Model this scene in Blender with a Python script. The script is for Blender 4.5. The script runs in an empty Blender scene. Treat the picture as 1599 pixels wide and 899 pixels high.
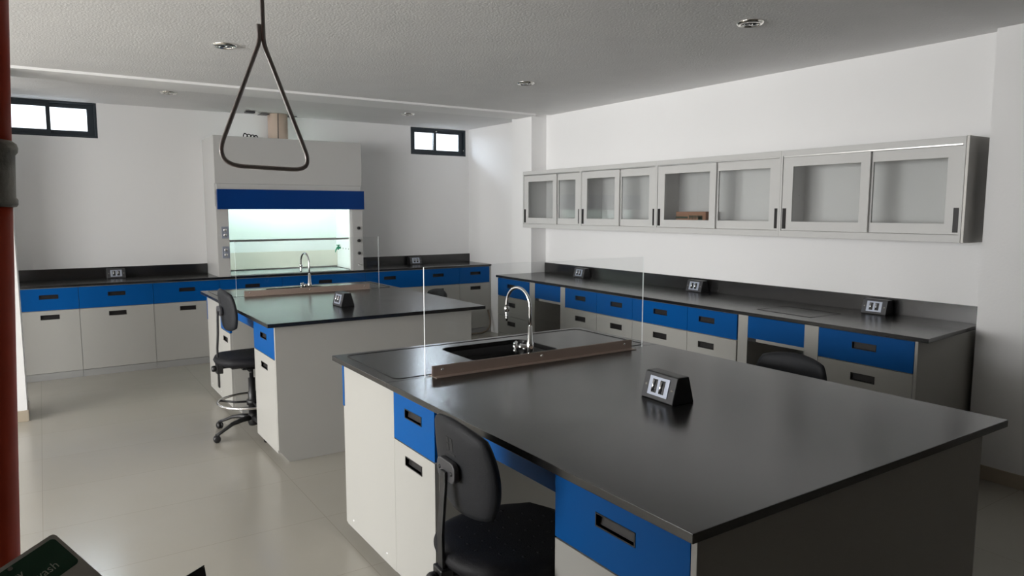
import bpy, bmesh, math, random
from mathutils import Vector, Matrix
random.seed(4)
S = bpy.context.scene
COL = S.collection
PI = math.pi

# ---------------------------------------------------------------- camera
cam = bpy.data.cameras.new('camera')
cam.sensor_width = 36.0
cam.lens = 1105.82 / 1599.0 * 36.0
cam.clip_start = 0.02
co = bpy.data.objects.new('camera', cam)
COL.objects.link(co)
yaw, pitch = math.radians(33.577), math.radians(6.218)
co.location = (0, 0, 1.5914)
co.rotation_euler = (PI/2 - pitch, 0, -yaw)
S.camera = co

# ---------------------------------------------------------------- colour management, world, light
S.view_settings.view_transform = 'Standard'
S.view_settings.look = 'None'
S.view_settings.gamma = 1.0
S.view_settings.use_curve_mapping = False
S.view_settings.exposure = 0.0

w = bpy.data.worlds.new('overcast'); S.world = w; w.use_nodes = True
bg = w.node_tree.nodes['Background']
bg.inputs[0].default_value = (0.86, 0.93, 1.0, 1)
bg.inputs[1].default_value = 2.0


def area(name, loc, rot, sx, sy, power, col=(1, 1, 1)):
    l = bpy.data.lights.new(name, 'AREA')
    l.shape = 'RECTANGLE'; l.size = sx; l.size_y = sy; l.energy = power; l.color = col
    o = bpy.data.objects.new(name, l); o.location = loc; o.rotation_euler = rot
    COL.objects.link(o)
    return o


# daylight entering by the big glazed opening on the left, and by the two high windows
area('daylight_left', (-6.15, 2.50, 1.62), (0, -PI/2, 0), 1.7, 7.9, 750, (1.0, 0.99, 0.975))
area('daylight_window', (0.14, 9.08, 2.98), (-PI/2+math.radians(35), 0, 0), 1.0, 0.8, 105, (0.76, 0.88, 1.0))
area('daylight_window', (4.45, 9.08, 2.98), (-PI/2+math.radians(35), 0, 0), 1.0, 0.8, 105, (0.76, 0.88, 1.0))
bounce_sun = bpy.data.lights.new('bounce_sun', 'SUN'); bounce_sun.energy = 9.0; bounce_sun.angle = math.radians(1.0); bounce_sun.color = (1.0, 0.95, 0.88)  # added unseen source, its bounce off the bay floor brightens the ceiling
so_ = bpy.data.objects.new('bounce_sun', bounce_sun); COL.objects.link(so_)
so_.rotation_euler = Vector((-0.62, 0.12, 0.80)).to_track_quat('Z', 'Y').to_euler()


# ---------------------------------------------------------------- materials
def lin(c):
    return tuple(((x/255)/12.92 if x/255 <= 0.04045 else ((x/255+0.055)/1.055)**2.4) for x in c)


def mat(name, col, rough=0.5, metal=0.0, bump=0.0, bscale=200, spec=0.5, var=0.0, vscale=3.0,
        emis=None, estr=0.0, rvar=0.0, ior=1.5):
    m = bpy.data.materials.new(name); m.use_nodes = True
    nt = m.node_tree; b = nt.nodes['Principled BSDF']
    b.inputs['Base Color'].default_value = (*col, 1)
    b.inputs['Roughness'].default_value = rough
    b.inputs['Metallic'].default_value = metal
    b.inputs['Specular IOR Level'].default_value = spec
    b.inputs['IOR'].default_value = ior
    tc = nt.nodes.new('ShaderNodeTexCoord')
    if var:
        n = nt.nodes.new('ShaderNodeTexNoise'); n.inputs['Scale'].default_value = vscale
        n.inputs['Detail'].default_value = 4
        nt.links.new(tc.outputs['Object'], n.inputs['Vector'])
        mx = nt.nodes.new('ShaderNodeMixRGB')
        mx.inputs[1].default_value = (*[c*(1-var) for c in col], 1)
        mx.inputs[2].default_value = (*[min(1, c*(1+var)) for c in col], 1)
        nt.links.new(n.outputs['Fac'], mx.inputs[0]); nt.links.new(mx.outputs[0], b.inputs['Base Color'])
    if rvar:
        n = nt.nodes.new('ShaderNodeTexNoise'); n.inputs['Scale'].default_value = vscale
        nt.links.new(tc.outputs['Object'], n.inputs['Vector'])
        mr = nt.nodes.new('ShaderNodeMapRange')
        mr.inputs['To Min'].default_value = rough - rvar; mr.inputs['To Max'].default_value = rough + rvar
        nt.links.new(n.outputs['Fac'], mr.inputs['Value']); nt.links.new(mr.outputs[0], b.inputs['Roughness'])
    if bump:
        n = nt.nodes.new('ShaderNodeTexNoise'); n.inputs['Scale'].default_value = bscale
        n.inputs['Detail'].default_value = 5
        nt.links.new(tc.outputs['Object'], n.inputs['Vector'])
        bp = nt.nodes.new('ShaderNodeBump'); bp.inputs['Strength'].default_value = bump
        bp.inputs['Distance'].default_value = 0.004
        nt.links.new(n.outputs['Fac'], bp.inputs['Height']); nt.links.new(bp.outputs[0], b.inputs['Normal'])
    if emis:
        b.inputs['Emission Color'].default_value = (*emis, 1); b.inputs['Emission Strength'].default_value = estr
    return m


def glass(name, tint=(1, 1, 1), edge=0.12, rough=0.02, ior=1.45):
    m = bpy.data.materials.new(name); m.use_nodes = True
    nt = m.node_tree; nt.nodes.clear()
    out = nt.nodes.new('ShaderNodeOutputMaterial'); tr = nt.nodes.new('ShaderNodeBsdfTransparent')
    tr.inputs[0].default_value = (*tint, 1)
    gl = nt.nodes.new('ShaderNodeBsdfGlossy'); gl.inputs['Roughness'].default_value = rough
    fr = nt.nodes.new('ShaderNodeLayerWeight'); fr.inputs['Blend'].default_value = 0.5
    pw = nt.nodes.new('ShaderNodeMath'); pw.operation = 'POWER'; pw.inputs[1].default_value = 5.0
    f0 = ((ior-1)/(ior+1))**2
    ma = nt.nodes.new('ShaderNodeMath'); ma.operation = 'MULTIPLY_ADD'
    ma.inputs[1].default_value = 1-f0; ma.inputs[2].default_value = f0
    mx = nt.nodes.new('ShaderNodeMixShader')
    nt.links.new(fr.outputs['Facing'], pw.inputs[0]); nt.links.new(pw.outputs[0], ma.inputs[0])
    nt.links.new(ma.outputs[0], mx.inputs[0]); nt.links.new(tr.outputs[0], mx.inputs[1])
    nt.links.new(gl.outputs[0], mx.inputs[2]); nt.links.new(mx.outputs[0], out.inputs[0])
    return m


M = {}
M['wall'] = mat('white_wall_paint', (0.87, 0.865, 0.86), 0.75, bump=0.15, bscale=60, var=0.02, vscale=1.5)
M['ceiling'] = mat('textured_ceiling_plaster', (0.78, 0.775, 0.77), 0.85, bump=0.8, bscale=75, var=0.05, vscale=3)
M['cream'] = mat('cream_laminate', (0.39, 0.383, 0.357), 0.40, bump=0.03, bscale=300, spec=0.25)
M['blue'] = mat('blue_laminate', (0.0, 0.078, 0.29), 0.42, spec=0.12, bump=0.03, bscale=300)
M['bluehood'] = mat('deep_blue_laminate', (0.0, 0.036, 0.19), 0.36, spec=0.22)
M['epoxy'] = mat('black_epoxy_resin', (0.009, 0.0085, 0.0085), 0.22, spec=0.8, ior=1.55, bump=0.035, bscale=500, rvar=0.03, vscale=5)
M['sinkblack'] = mat('black_sink_resin', (0.010, 0.010, 0.011), 0.22, spec=0.4)
M['seam'] = mat('dark_joint', (0.008, 0.008, 0.008), 0.6)
M['kick'] = mat('shaded_grey_plinth', (0.30, 0.30, 0.29), 0.5)  # grey has the shade of the back counter's toe kick painted in
M['grey'] = mat('light_grey_enamel', (0.54, 0.535, 0.52), 0.38, spec=0.4)
M['greycab'] = mat('pale_grey_cabinet_enamel', (0.62, 0.615, 0.60), 0.38, spec=0.4)
M['greyin'] = mat('pale_grey_interior', (0.70, 0.69, 0.68), 0.5)
M['alu'] = mat('brushed_aluminium', (0.75, 0.75, 0.74), 0.30, metal=1.0)
M['steelside'] = mat('grey_metal_side', (0.36, 0.35, 0.33), 0.45, metal=0.5)
M['black'] = mat('black_plastic', (0.012, 0.012, 0.013), 0.38)
M['pull'] = mat('black_recessed_pull_plastic', (0.014, 0.012, 0.012), 0.45, spec=0.35)
M['pu'] = mat('black_polyurethane_foam', (0.008, 0.008, 0.010), 0.6, spec=0.25, bump=0.25, bscale=260)
M['puback'] = mat('charcoal_polyurethane_shell', (0.014, 0.015, 0.018), 0.6, spec=0.3, bump=0.2, bscale=320)
M['chrome'] = mat('chrome', (0.82, 0.82, 0.82), 0.10, metal=1.0)
M['wire'] = mat('stainless_wire', (0.46, 0.43, 0.42), 0.30, metal=0.35)
M['bronze'] = mat('brown_anodised_angle', (0.42, 0.33, 0.28), 0.36, metal=0.3)
M['plate'] = mat('stainless_plate', (0.45, 0.49, 0.58), 0.35, metal=0.5)
M['darkgrey'] = mat('dark_grey_plastic', (0.05, 0.05, 0.055), 0.4)
M['frame'] = mat('charcoal_window_frame', (0.022, 0.032, 0.042), 0.45)
M['orange'] = mat('orange_red_pipe_paint', (0.62, 0.055, 0.010), 0.45, var=0.15, vscale=25)
M['galv'] = mat('galvanised_steel', (0.26, 0.25, 0.22), 0.5, metal=0.6, bump=0.3, bscale=120, var=0.3, vscale=40)
M['green'] = mat('green_sign_paint', (0.006, 0.075, 0.032), 0.45)
M['signw'] = mat('sign_white', (0.62, 0.60, 0.54), 0.45)
M['signt'] = mat('sign_lettering', (0.55, 0.60, 0.50), 0.5)
M['hoodin'] = mat('hood_liner_white', (0.82, 0.87, 0.85), 0.35)
M['baffle'] = mat('hood_lower_baffle', (0.70, 0.69, 0.60), 0.4)
M['hoodtop'] = mat('hood_worktop_pale', (0.36, 0.42, 0.41), 0.2)
M['tube'] = mat('fluorescent_tube', (1, 1, 1), 0.5, emis=(0.88, 1.0, 0.97), estr=120)
M['beige'] = mat('beige_duct', (0.70, 0.56, 0.46), 0.5)
M['cable'] = mat('black_cable', (0.008, 0.008, 0.008), 0.5)
M['card'] = mat('brown_cardboard', (0.36, 0.19, 0.12), 0.8, var=0.12, vscale=30)
M['ink'] = mat('dark_green_print', (0.06, 0.085, 0.06), 0.8)
M['greenvalve'] = mat('green_valve_enamel', (0.0, 0.20, 0.10), 0.35)
M['hose'] = mat('brown_hose', (0.18, 0.14, 0.10), 0.5)
M['nearwall'] = mat('bounce_damping_taupe', (0.42, 0.38, 0.34), 0.8, var=0.03)  # for unseen near walls, darkened to cut bounce onto the near island
M['skirt'] = mat('beige_skirting_tile', (0.42, 0.36, 0.28), 0.3, var=0.06, vscale=8)
M['gasket'] = mat('white_gasket', (0.8, 0.8, 0.78), 0.5)
M['lens'] = mat('lamp_reflector', (0.85, 0.83, 0.78), 0.15, metal=1.0)
M['glass'] = glass('clear_window_glass')
M['cabglass'] = glass('cabinet_glass', (0.93, 0.94, 0.94), ior=1.5)
M['acrylic'] = glass('clear_acrylic', (0.965, 0.97, 0.97), ior=1.35)
M['sash'] = glass('sash_glass', (0.95, 0.98, 0.96))
M['acryledge'] = mat('light_catching_acrylic_edge', (0.86, 0.88, 0.88), 0.3)  # near-white colour paints in the light caught by the clear edges
M['embos'] = mat('embossed_mark', (0.010, 0.010, 0.011), 0.6)


def floor_mat():
    m = bpy.data.materials.new('polished_beige_floor_tile'); m.use_nodes = True
    nt = m.node_tree; b = nt.nodes['Principled BSDF']
    tc = nt.nodes.new('ShaderNodeTexCoord'); mp = nt.nodes.new('ShaderNodeMapping')
    mp.inputs['Location'].default_value = (0.08, -3.50, 0)
    nt.links.new(tc.outputs['Object'], mp.inputs['Vector'])
    br = nt.nodes.new('ShaderNodeTexBrick')
    br.offset = 0.0; br.squash = 1.0
    br.inputs['Scale'].default_value = 1.0
    br.inputs['Brick Width'].default_value = 1.234; br.inputs['Row Height'].default_value = 0.617
    br.inputs['Mortar Size'].default_value = 0.0016; br.inputs['Mortar Smooth'].default_value = 0.2
    br.inputs['Color1'].default_value = (0.39, 0.37, 0.325, 1)
    br.inputs['Color2'].default_value = (0.38, 0.36, 0.315, 1)
    br.inputs['Mortar'].default_value = (0.30, 0.275, 0.24, 1)
    nt.links.new(mp.outputs[0], br.inputs['Vector'])
    n = nt.nodes.new('ShaderNodeTexNoise'); n.inputs['Scale'].default_value = 2.2; n.inputs['Detail'].default_value = 5
    nt.links.new(tc.outputs['Object'], n.inputs['Vector'])
    mx = nt.nodes.new('ShaderNodeMixRGB'); mx.blend_type = 'MULTIPLY'; mx.inputs[0].default_value = 0.35
    cr = nt.nodes.new('ShaderNodeValToRGB')
    cr.color_ramp.elements[0].color = (0.80, 0.77, 0.72, 1); cr.color_ramp.elements[1].color = (1, 1, 1, 1)
    nt.links.new(n.outputs['Fac'], cr.inputs[0])
    nt.links.new(br.outputs['Color'], mx.inputs[1]); nt.links.new(cr.outputs[0], mx.inputs[2])
    nt.links.new(mx.outputs[0], b.inputs['Base Color'])
    n2 = nt.nodes.new('ShaderNodeTexNoise'); n2.inputs['Scale'].default_value = 3.0
    nt.links.new(tc.outputs['Object'], n2.inputs['Vector'])
    mr = nt.nodes.new('ShaderNodeMapRange')
    mr.inputs['To Min'].default_value = 0.17; mr.inputs['To Max'].default_value = 0.27
    nt.links.new(n2.outputs['Fac'], mr.inputs['Value']); nt.links.new(mr.outputs[0], b.inputs['Roughness'])
    b.inputs['Specular IOR Level'].default_value = 0.6
    return m


M['floor'] = floor_mat()


# ---------------------------------------------------------------- mesh helpers
def nb():
    return bmesh.new()


def quadbox(bm, P, mi=0):
    """8 points: bottom ring 0-3, top ring 4-7"""
    v = [bm.verts.new(p) for p in P]
    for f in ((3, 2, 1, 0), (4, 5, 6, 7), (0, 1, 5, 4), (1, 2, 6, 5), (2, 3, 7, 6), (3, 0, 4, 7)):
        bm.faces.new([v[i] for i in f]).material_index = mi


def box(bm, x0, x1, y0, y1, z0, z1, mi=0):
    quadbox(bm, [(x0, y0, z0), (x1, y0, z0), (x1, y1, z0), (x0, y1, z0),
                 (x0, y0, z1), (x1, y0, z1), (x1, y1, z1), (x0, y1, z1)], mi)


def prism(bm, pts, axis, a0, a1):
    """extrude a closed 2D outline along axis 'x','y' or 'z' from a0 to a1"""
    def P(p, a):
        return {'x': (a, p[0], p[1]), 'y': (p[0], a, p[1]), 'z': (p[0], p[1], a)}[axis]
    A = [bm.verts.new(P(p, a0)) for p in pts]; B = [bm.verts.new(P(p, a1)) for p in pts]
    n = len(pts)
    bm.faces.new(A[::-1]); bm.faces.new(B)
    for i in range(n):
        bm.faces.new((A[i], A[(i+1) % n], B[(i+1) % n], B[i]))


def tube(bm, pts, r, seg=12, closed=False, caps=True):
    pts = [Vector(p) for p in pts]; n = len(pts)
    rs = r if isinstance(r, (list, tuple)) else [r]*n
    rings = []; prev = None
    for i, p in enumerate(pts):
        if closed:
            t = (pts[(i+1) % n] - pts[i-1]).normalized()
        else:
            t = (pts[min(i+1, n-1)] - pts[max(i-1, 0)]).normalized()
        if prev is None:
            a = Vector((0, 0, 1)) if abs(t.z) < 0.9 else Vector((1, 0, 0))
            u = t.cross(a).normalized()
        else:
            u = (prev - t*prev.dot(t)).normalized()
        prev = u; v = t.cross(u)
        rings.append([bm.verts.new(p + (u*math.cos(2*PI*k/seg) + v*math.sin(2*PI*k/seg))*rs[i]) for k in range(seg)])
    m = n if closed else n-1
    for i in range(m):
        A, B = rings[i], rings[(i+1) % n]
        for k in range(seg):
            f = bm.faces.new((A[k], A[(k+1) % seg], B[(k+1) % seg], B[k])); f.smooth = True
    if not closed and caps:
        bm.faces.new(rings[0][::-1]); bm.faces.new(rings[-1])


def lathe(bm, prof, o=(0, 0, 0), axis=(0, 0, 1), seg=32, smooth=True):
    """profile [(radius, height)] turned about axis through o"""
    q = Vector((0, 0, 1)).rotation_difference(Vector(axis).normalized())
    o = Vector(o); rings = []
    for r, h in prof:
        if r < 1e-6:
            rings.append([bm.verts.new(o + q @ Vector((0, 0, h)))])
        else:
            rings.append([bm.verts.new(o + q @ Vector((r*math.cos(2*PI*k/seg), r*math.sin(2*PI*k/seg), h))) for k in range(seg)])
    for A, B in zip(rings, rings[1:]):
        for k in range(seg):
            k2 = (k+1) % seg
            if len(A) == 1 and len(B) == 1:
                continue
            if len(A) == 1:
                f = bm.faces.new((A[0], B[k2], B[k]))
            elif len(B) == 1:
                f = bm.faces.new((A[k], A[k2], B[0]))
            else:
                f = bm.faces.new((A[k], A[k2], B[k2], B[k]))
            f.smooth = smooth


def round_path(pts, r, n=6, closed=True):
    """round the corners of a 3D polyline"""
    pts = [Vector(p) for p in pts]; out = []; N = len(pts)
    for i, p in enumerate(pts):
        if not closed and i in (0, N-1):
            out.append(p); continue
        a, b = pts[i-1], pts[(i+1) % N]
        rr = r[i] if isinstance(r, (list, tuple)) else r
        d1 = min(rr, (a-p).length*0.49); d2 = min(rr, (b-p).length*0.49)
        s = p + (a-p).normalized()*d1; e = p + (b-p).normalized()*d2
        for k in range(n+1):
            t = k/n
            out.append(s*(1-t)**2 + p*2*t*(1-t) + e*t*t)
    return out


def plate_hole(bm, outer, inner, z0, z1):
    """flat slab (z0..z1) with one hole; outer and inner are lists of (x, y)"""
    tops = []
    for z, flip in ((z1, False), (z0, True)):
        b2 = bmesh.new()
        eds = []
        for loop in (outer, inner):
            vs = [b2.verts.new((x, y, z)) for x, y in loop]
            eds += [b2.edges.new((vs[i], vs[(i+1) % len(vs)])) for i in range(len(vs))]
        bmesh.ops.triangle_fill(b2, use_beauty=True, use_dissolve=False, edges=eds)
        mp = {v: bm.verts.new(v.co) for v in b2.verts}
        for f in b2.faces:
            vs = [mp[v] for v in f.verts]
            nz = f.normal.z if f.normal.length else 1
            f.normal_update()
            if (f.normal.z < 0) != flip:
                vs = vs[::-1]
            bm.faces.new(vs)
        b2.free()
    for loop in (outer, inner):
        n = len(loop)
        A = [bm.verts.new((x, y, z0)) for x, y in loop]; B = [bm.verts.new((x, y, z1)) for x, y in loop]
        for i in range(n):
            bm.faces.new((A[i], A[(i+1) % n], B[(i+1) % n], B[i]))
    bmesh.ops.remove_doubles(bm, verts=bm.verts, dist=1e-5)
    bmesh.ops.recalc_face_normals(bm, faces=bm.faces)


def rrect(x0, x1, y0, y1, r, n=6):
    P = []
    for cx, cy, a in ((x1-r, y1-r, 0), (x0+r, y1-r, 90), (x0+r, y0+r, 180), (x1-r, y0+r, 270)):
        for k in range(n+1):
            t = math.radians(a + 90*k/n)
            P.append((cx + r*math.cos(t), cy + r*math.sin(t)))
    return P


def obj(name, bm, m, parent=None, bevel=0.0, local=False, smooth=False, segs=2, label=None):
    if parent is not None and not local:
        r = parent
        while r.parent:
            r = r.parent
        off = Vector(r.location)
        for v in bm.verts:
            v.co -= off
    bmesh.ops.recalc_face_normals(bm, faces=bm.faces)
    me = bpy.data.meshes.new(name)
    if smooth:
        for f in bm.faces:
            f.smooth = True
    bm.to_mesh(me); bm.free()
    for x in (m if isinstance(m, (list, tuple)) else [m]):
        me.materials.append(M[x])
    o = bpy.data.objects.new(name, me); COL.objects.link(o)
    if parent is not None:
        o.parent = parent
    if bevel:
        b = o.modifiers.new('bevel', 'BEVEL'); b.width = bevel; b.segments = segs; b.limit_method = 'ANGLE'
        b.angle_limit = math.radians(40); b.harden_normals = False
    if label:
        o['label'] = label
    return o


def thing(name, label, cat, loc=(0, 0, 0), rz=0.0, group=None):
    o = bpy.data.objects.new(name, None); COL.objects.link(o)
    o.empty_display_size = 0.1
    o.location = loc; o.rotation_euler = (0, 0, rz)
    o['label'] = label; o['category'] = cat
    if group:
        o['group'] = group
    return o


def tag(o, label, cat, group=None, kind=None):
    if label: o['label'] = label
    if cat: o['category'] = cat
    if group: o['group'] = group
    if kind: o['kind'] = kind
    return o


def struct(name, bm, m, parent=None, bevel=0.0, label=None):
    o = obj(name, bm, m, parent, bevel)
    if parent is None:
        o['kind'] = 'structure'
    if label:
        o['label'] = label
    return o


class Face:
    """a vertical working plane: a runs along it, z is height, d is the distance outwards"""
    def __init__(s, o, u, n):
        s.o = Vector(o); s.u = Vector(u).normalized(); s.n = Vector(n).normalized()

    def P(s, a, z, d):
        return s.o + s.u*a + s.n*d + Vector((0, 0, z))

    def box(s, bm, a0, a1, z0, z1, d0, d1, mi=0):
        P = s.P
        quadbox(bm, [P(a0, z0, d0), P(a1, z0, d0), P(a1, z0, d1), P(a0, z0, d1),
                     P(a0, z1, d0), P(a1, z1, d0), P(a1, z1, d1), P(a0, z1, d1)], mi)

    def ring(s, bm, o4, i4, d0, d1):
        """panel with a rectangular opening"""
        def loop(r, d):
            a0, a1, z0, z1 = r
            return [bm.verts.new(s.P(a, z, d)) for a, z in ((a0, z0), (a1, z0), (a1, z1), (a0, z1))]
        OF, IF, OB, IB = loop(o4, d1), loop(i4, d1), loop(o4, d0), loop(i4, d0)
        for i in range(4):
            j = (i+1) % 4
            bm.faces.new((OF[i], OF[j], IF[j], IF[i])); bm.faces.new((OB[j], OB[i], IB[i], IB[j]))
            bm.faces.new((OB[i], OB[j], OF[j], OF[i])); bm.faces.new((IF[i], IF[j], IB[j], IB[i]))

    def pull(s, bm, a0, a1, z0, z1, t):
        """recessed grip: flange and a pocket that runs deeper towards its top"""
        fl = 0.004
        s.ring(bm, (a0-fl, a1+fl, z0-fl, z1+fl), (a0, a1, z0, z1), t-0.0015, t+0.0018)
        P = s.P
        v = [bm.verts.new(p) for p in (P(a0, z0, t+0.001), P(a1, z0, t+0.001), P(a1, z1, t+0.001), P(a0, z1, t+0.001),
                                       P(a0, z0, t-0.011), P(a1, z0, t-0.011), P(a1, z1, t-0.0160), P(a0, z1, t-0.0160))]
        for f in ((0, 1, 5, 4), (1, 2, 6, 5), (2, 3, 7, 6), (3, 0, 4, 7), (4, 5, 6, 7)):
            bm.faces.new([v[i] for i in f])


T = 0.018     # front thickness


def front(F, parent, name, a0, a1, z0, z1, m, hc=None, hz=None, hw=0.143, hh=0.031, lab=None):
    g = 0.0017
    o4 = (a0+g, a1-g, z0+g, z1-g)
    bm = nb()
    if hz is None:
        F.box(bm, *o4, 0.0006, T)
        return obj(name, bm, m, parent, bevel=0.0012)
    hc = (a0+a1)/2 if hc is None else hc
    F.ring(bm, o4, (hc-hw/2, hc+hw/2, hz-hh/2, hz+hh/2), 0.0006, T)
    o = obj(name, bm, m, parent)
    if lab: o['label'] = lab
    bm = nb(); F.pull(bm, hc-hw/2, hc+hw/2, hz-hh/2, hz+hh/2, T)
    obj('handle', bm, 'pull', o)
    return o


# ---------------------------------------------------------------- room shell
CZ, CF = 2.64, 2.68            # near ceiling, far ceiling
XR = 4.77
bm = nb(); box(bm, -6.6, 5.4, -2.4, 8.9, -0.12, 0.0); struct('floor', bm, 'floor')
bm = nb()
prism(bm, [(-2.4, CZ), (6.40, CZ), (6.62, 2.668), (8.9, CF), (8.9, 2.9), (-2.4, 2.9)], 'x', -6.6, 5.4)
struct('ceiling', bm, 'ceiling')
bm = nb(); box(bm, -5.9, 4.56, 6.40, 6.80, CZ-0.019, CZ+0.03); struct('trim_5', bm, 'wall')
bm = nb(); box(bm, -3.6, 4.60, 1.20, 1.94, CZ-0.018, CZ+0.05); struct('trim_1', bm, 'ceiling')
# back wall with two window openings
W1 = (-0.29, 0.545, 2.325, 2.675); W2 = (4.043, 4.86, 2.320, 2.667)
YB = 8.45
bm = nb()
box(bm, -6.6, W1[0], YB, YB+0.2, 0, 2.85); box(bm, W1[1], W2[0], YB, YB+0.2, 0, 2.85)
box(bm, W2[1], 5.4, YB, YB+0.2, 0, 2.85)
for W in (W1, W2):
    box(bm, W[0], W[1], YB, YB+0.2, 0, W[2]); box(bm, W[0], W[1], YB, YB+0.2, W[3], 2.85)
struct('wall_back', bm, 'wall')
bm = nb()
box(bm, XR, 5.4, -2.4, 6.49, 0, 2.85); box(bm, 4.90, 5.4, 6.49, YB+0.2, 0, 2.85)
struct('wall_right', bm, 'wall')
bm = nb(); box(bm, 4.566, 4.95, 6.49, 6.88, 0, 2.85); struct('trim_2', bm, 'wall')
bm = nb(); box(bm, 4.60, 4.9, 1.20, 1.94, 0, 2.85); struct('trim_3', bm, 'wall')
# left side: a free pillar at the edge of the glazed bay
bm = nb(); box(bm, -0.62, -0.165, 6.42, 6.80, 0, 2.85)
struct('trim_4', bm, 'wall')
bm = nb(); box(bm, -0.62, -0.45, 7.70, YB, 0, 2.85); struct('wall_shade_stub', bm, 'wall')  # added unseen stub, holds daylight off the left of the back wall
bm = nb()
box(bm, -6.1, -5.9, -2.4, -1.5, 0, 2.85); box(bm, -6.1, -5.9, 6.5, 8.45, 0, 2.85)
box(bm, -6.1, -5.9, -1.5, 6.5, 2.50, 2.85); box(bm, -6.1, -5.9, -1.5, 6.5, 0, 0.75)
struct('wall_left', bm, 'wall')
bm = nb(); box(bm, -6.6, 5.4, -2.4, -2.2, 0, 2.85); struct('wall_near', bm, 'nearwall')
bm = nb(); box(bm, -0.70, -0.52, -2.2, 1.78, 0, 2.85); struct('wall_light_blocker', bm, 'nearwall')  # added out of view, shades the near island from the left daylight
# skirting
bm = nb(); box(bm, -0.628, -0.157, 6.411, 6.42, 0, 0.085); box(bm, -0.165, -0.157, 6.42, 6.80, 0, 0.085)
struct('baseboard_left', bm, 'skirt', bevel=0.002)
bm = nb(); box(bm, 4.592, 4.60, 1.20, 1.948, 0, 0.085); box(bm, 4.762, XR, -2.2, 1.19, 0, 0.085)
struct('baseboard_right', bm, 'skirt', bevel=0.002)


def window(name, W, xm, y, catch=False):
    x0, x1, z0, z1 = W
    F = Face((0, y, 0), (1, 0, 0), (0, -1, 0))
    bm = nb()
    F.ring(bm, (x0, x1, z0, z1), (x0+0.022, x1-0.022, z0+0.022, z1-0.022), -0.06, 0.004)
    wdw = obj(name, bm, 'frame', None, bevel=0.002); wdw['kind'] = 'structure'
    bm = nb()
    F.ring(bm, (x0+0.020, xm+0.018, z0+0.020, z1-0.020), (x0+0.065, xm-0.018, z0+0.068, z1-0.060), -0.032, -0.006)
    s1 = obj('sash', bm, 'frame', wdw, bevel=0.002)
    bm = nb()
    F.ring(bm, (xm-0.016, x1-0.020, z0+0.020, z1-0.020), (xm+0.018, x1-0.085, z0+0.068, z1-0.060), -0.056, -0.034)
    s2 = obj('sash', bm, 'frame', wdw, bevel=0.002)
    bm = nb(); F.box(bm, x0+0.060, xm-0.014, z0+0.060, z1-0.055, -0.021, -0.017); obj('pane', bm, 'glass', s1)
    bm = nb(); F.box(bm, xm+0.014, x1-0.080, z0+0.060, z1-0.055, -0.047, -0.043); obj('pane', bm, 'glass', s2)
    if catch:
        bm = nb(); F.box(bm, xm+0.004, xm+0.028, z1-0.046, z1-0.034, -0.030, -0.002); obj('latch', bm, 'chrome', wdw, bevel=0.003)
        bm = nb(); F.box(bm, x1-0.036, x1-0.024, z0+0.070, z0+0.085, -0.03, -0.002); obj('latch', bm, 'chrome', wdw, bevel=0.002)
    return wdw


window('window_1', W1, 0.128, YB+0.012)
window('window_2', W2, 4.405, YB+0.012, True)
# the glazed bay far left (out of the frame, the light's way in)
F = Face((-5.92, 0, 0), (0, 1, 0), (1, 0, 0))
bm = nb(); F.ring(bm, (-1.5, 6.5, 0.75, 2.50), (-1.45, 6.45, 0.80, 2.45), -0.06, 0.0)
for a in (-0.2, 1.1, 2.4, 3.7, 5.0):
    F.box(bm, a-0.025, a+0.025, 0.80, 2.45, -0.05, -0.005)
w3 = obj('window_3', bm, 'alu', None, bevel=0.002); w3['kind'] = 'structure'
bm = nb(); F.box(bm, -1.46, 6.46, 0.79, 2.46, -0.032, -0.028); obj('pane', bm, 'glass', w3)

# ---------------------------------------------------------------- islands
def slab(parent, name, x0, x1, y0, y1, z0=0.876, z1=0.90, m='epoxy'):
    bm = nb(); box(bm, x0, x1, y0, y1, z0, z1)
    return obj(name, bm, m, parent, bevel=0.0015)


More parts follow.
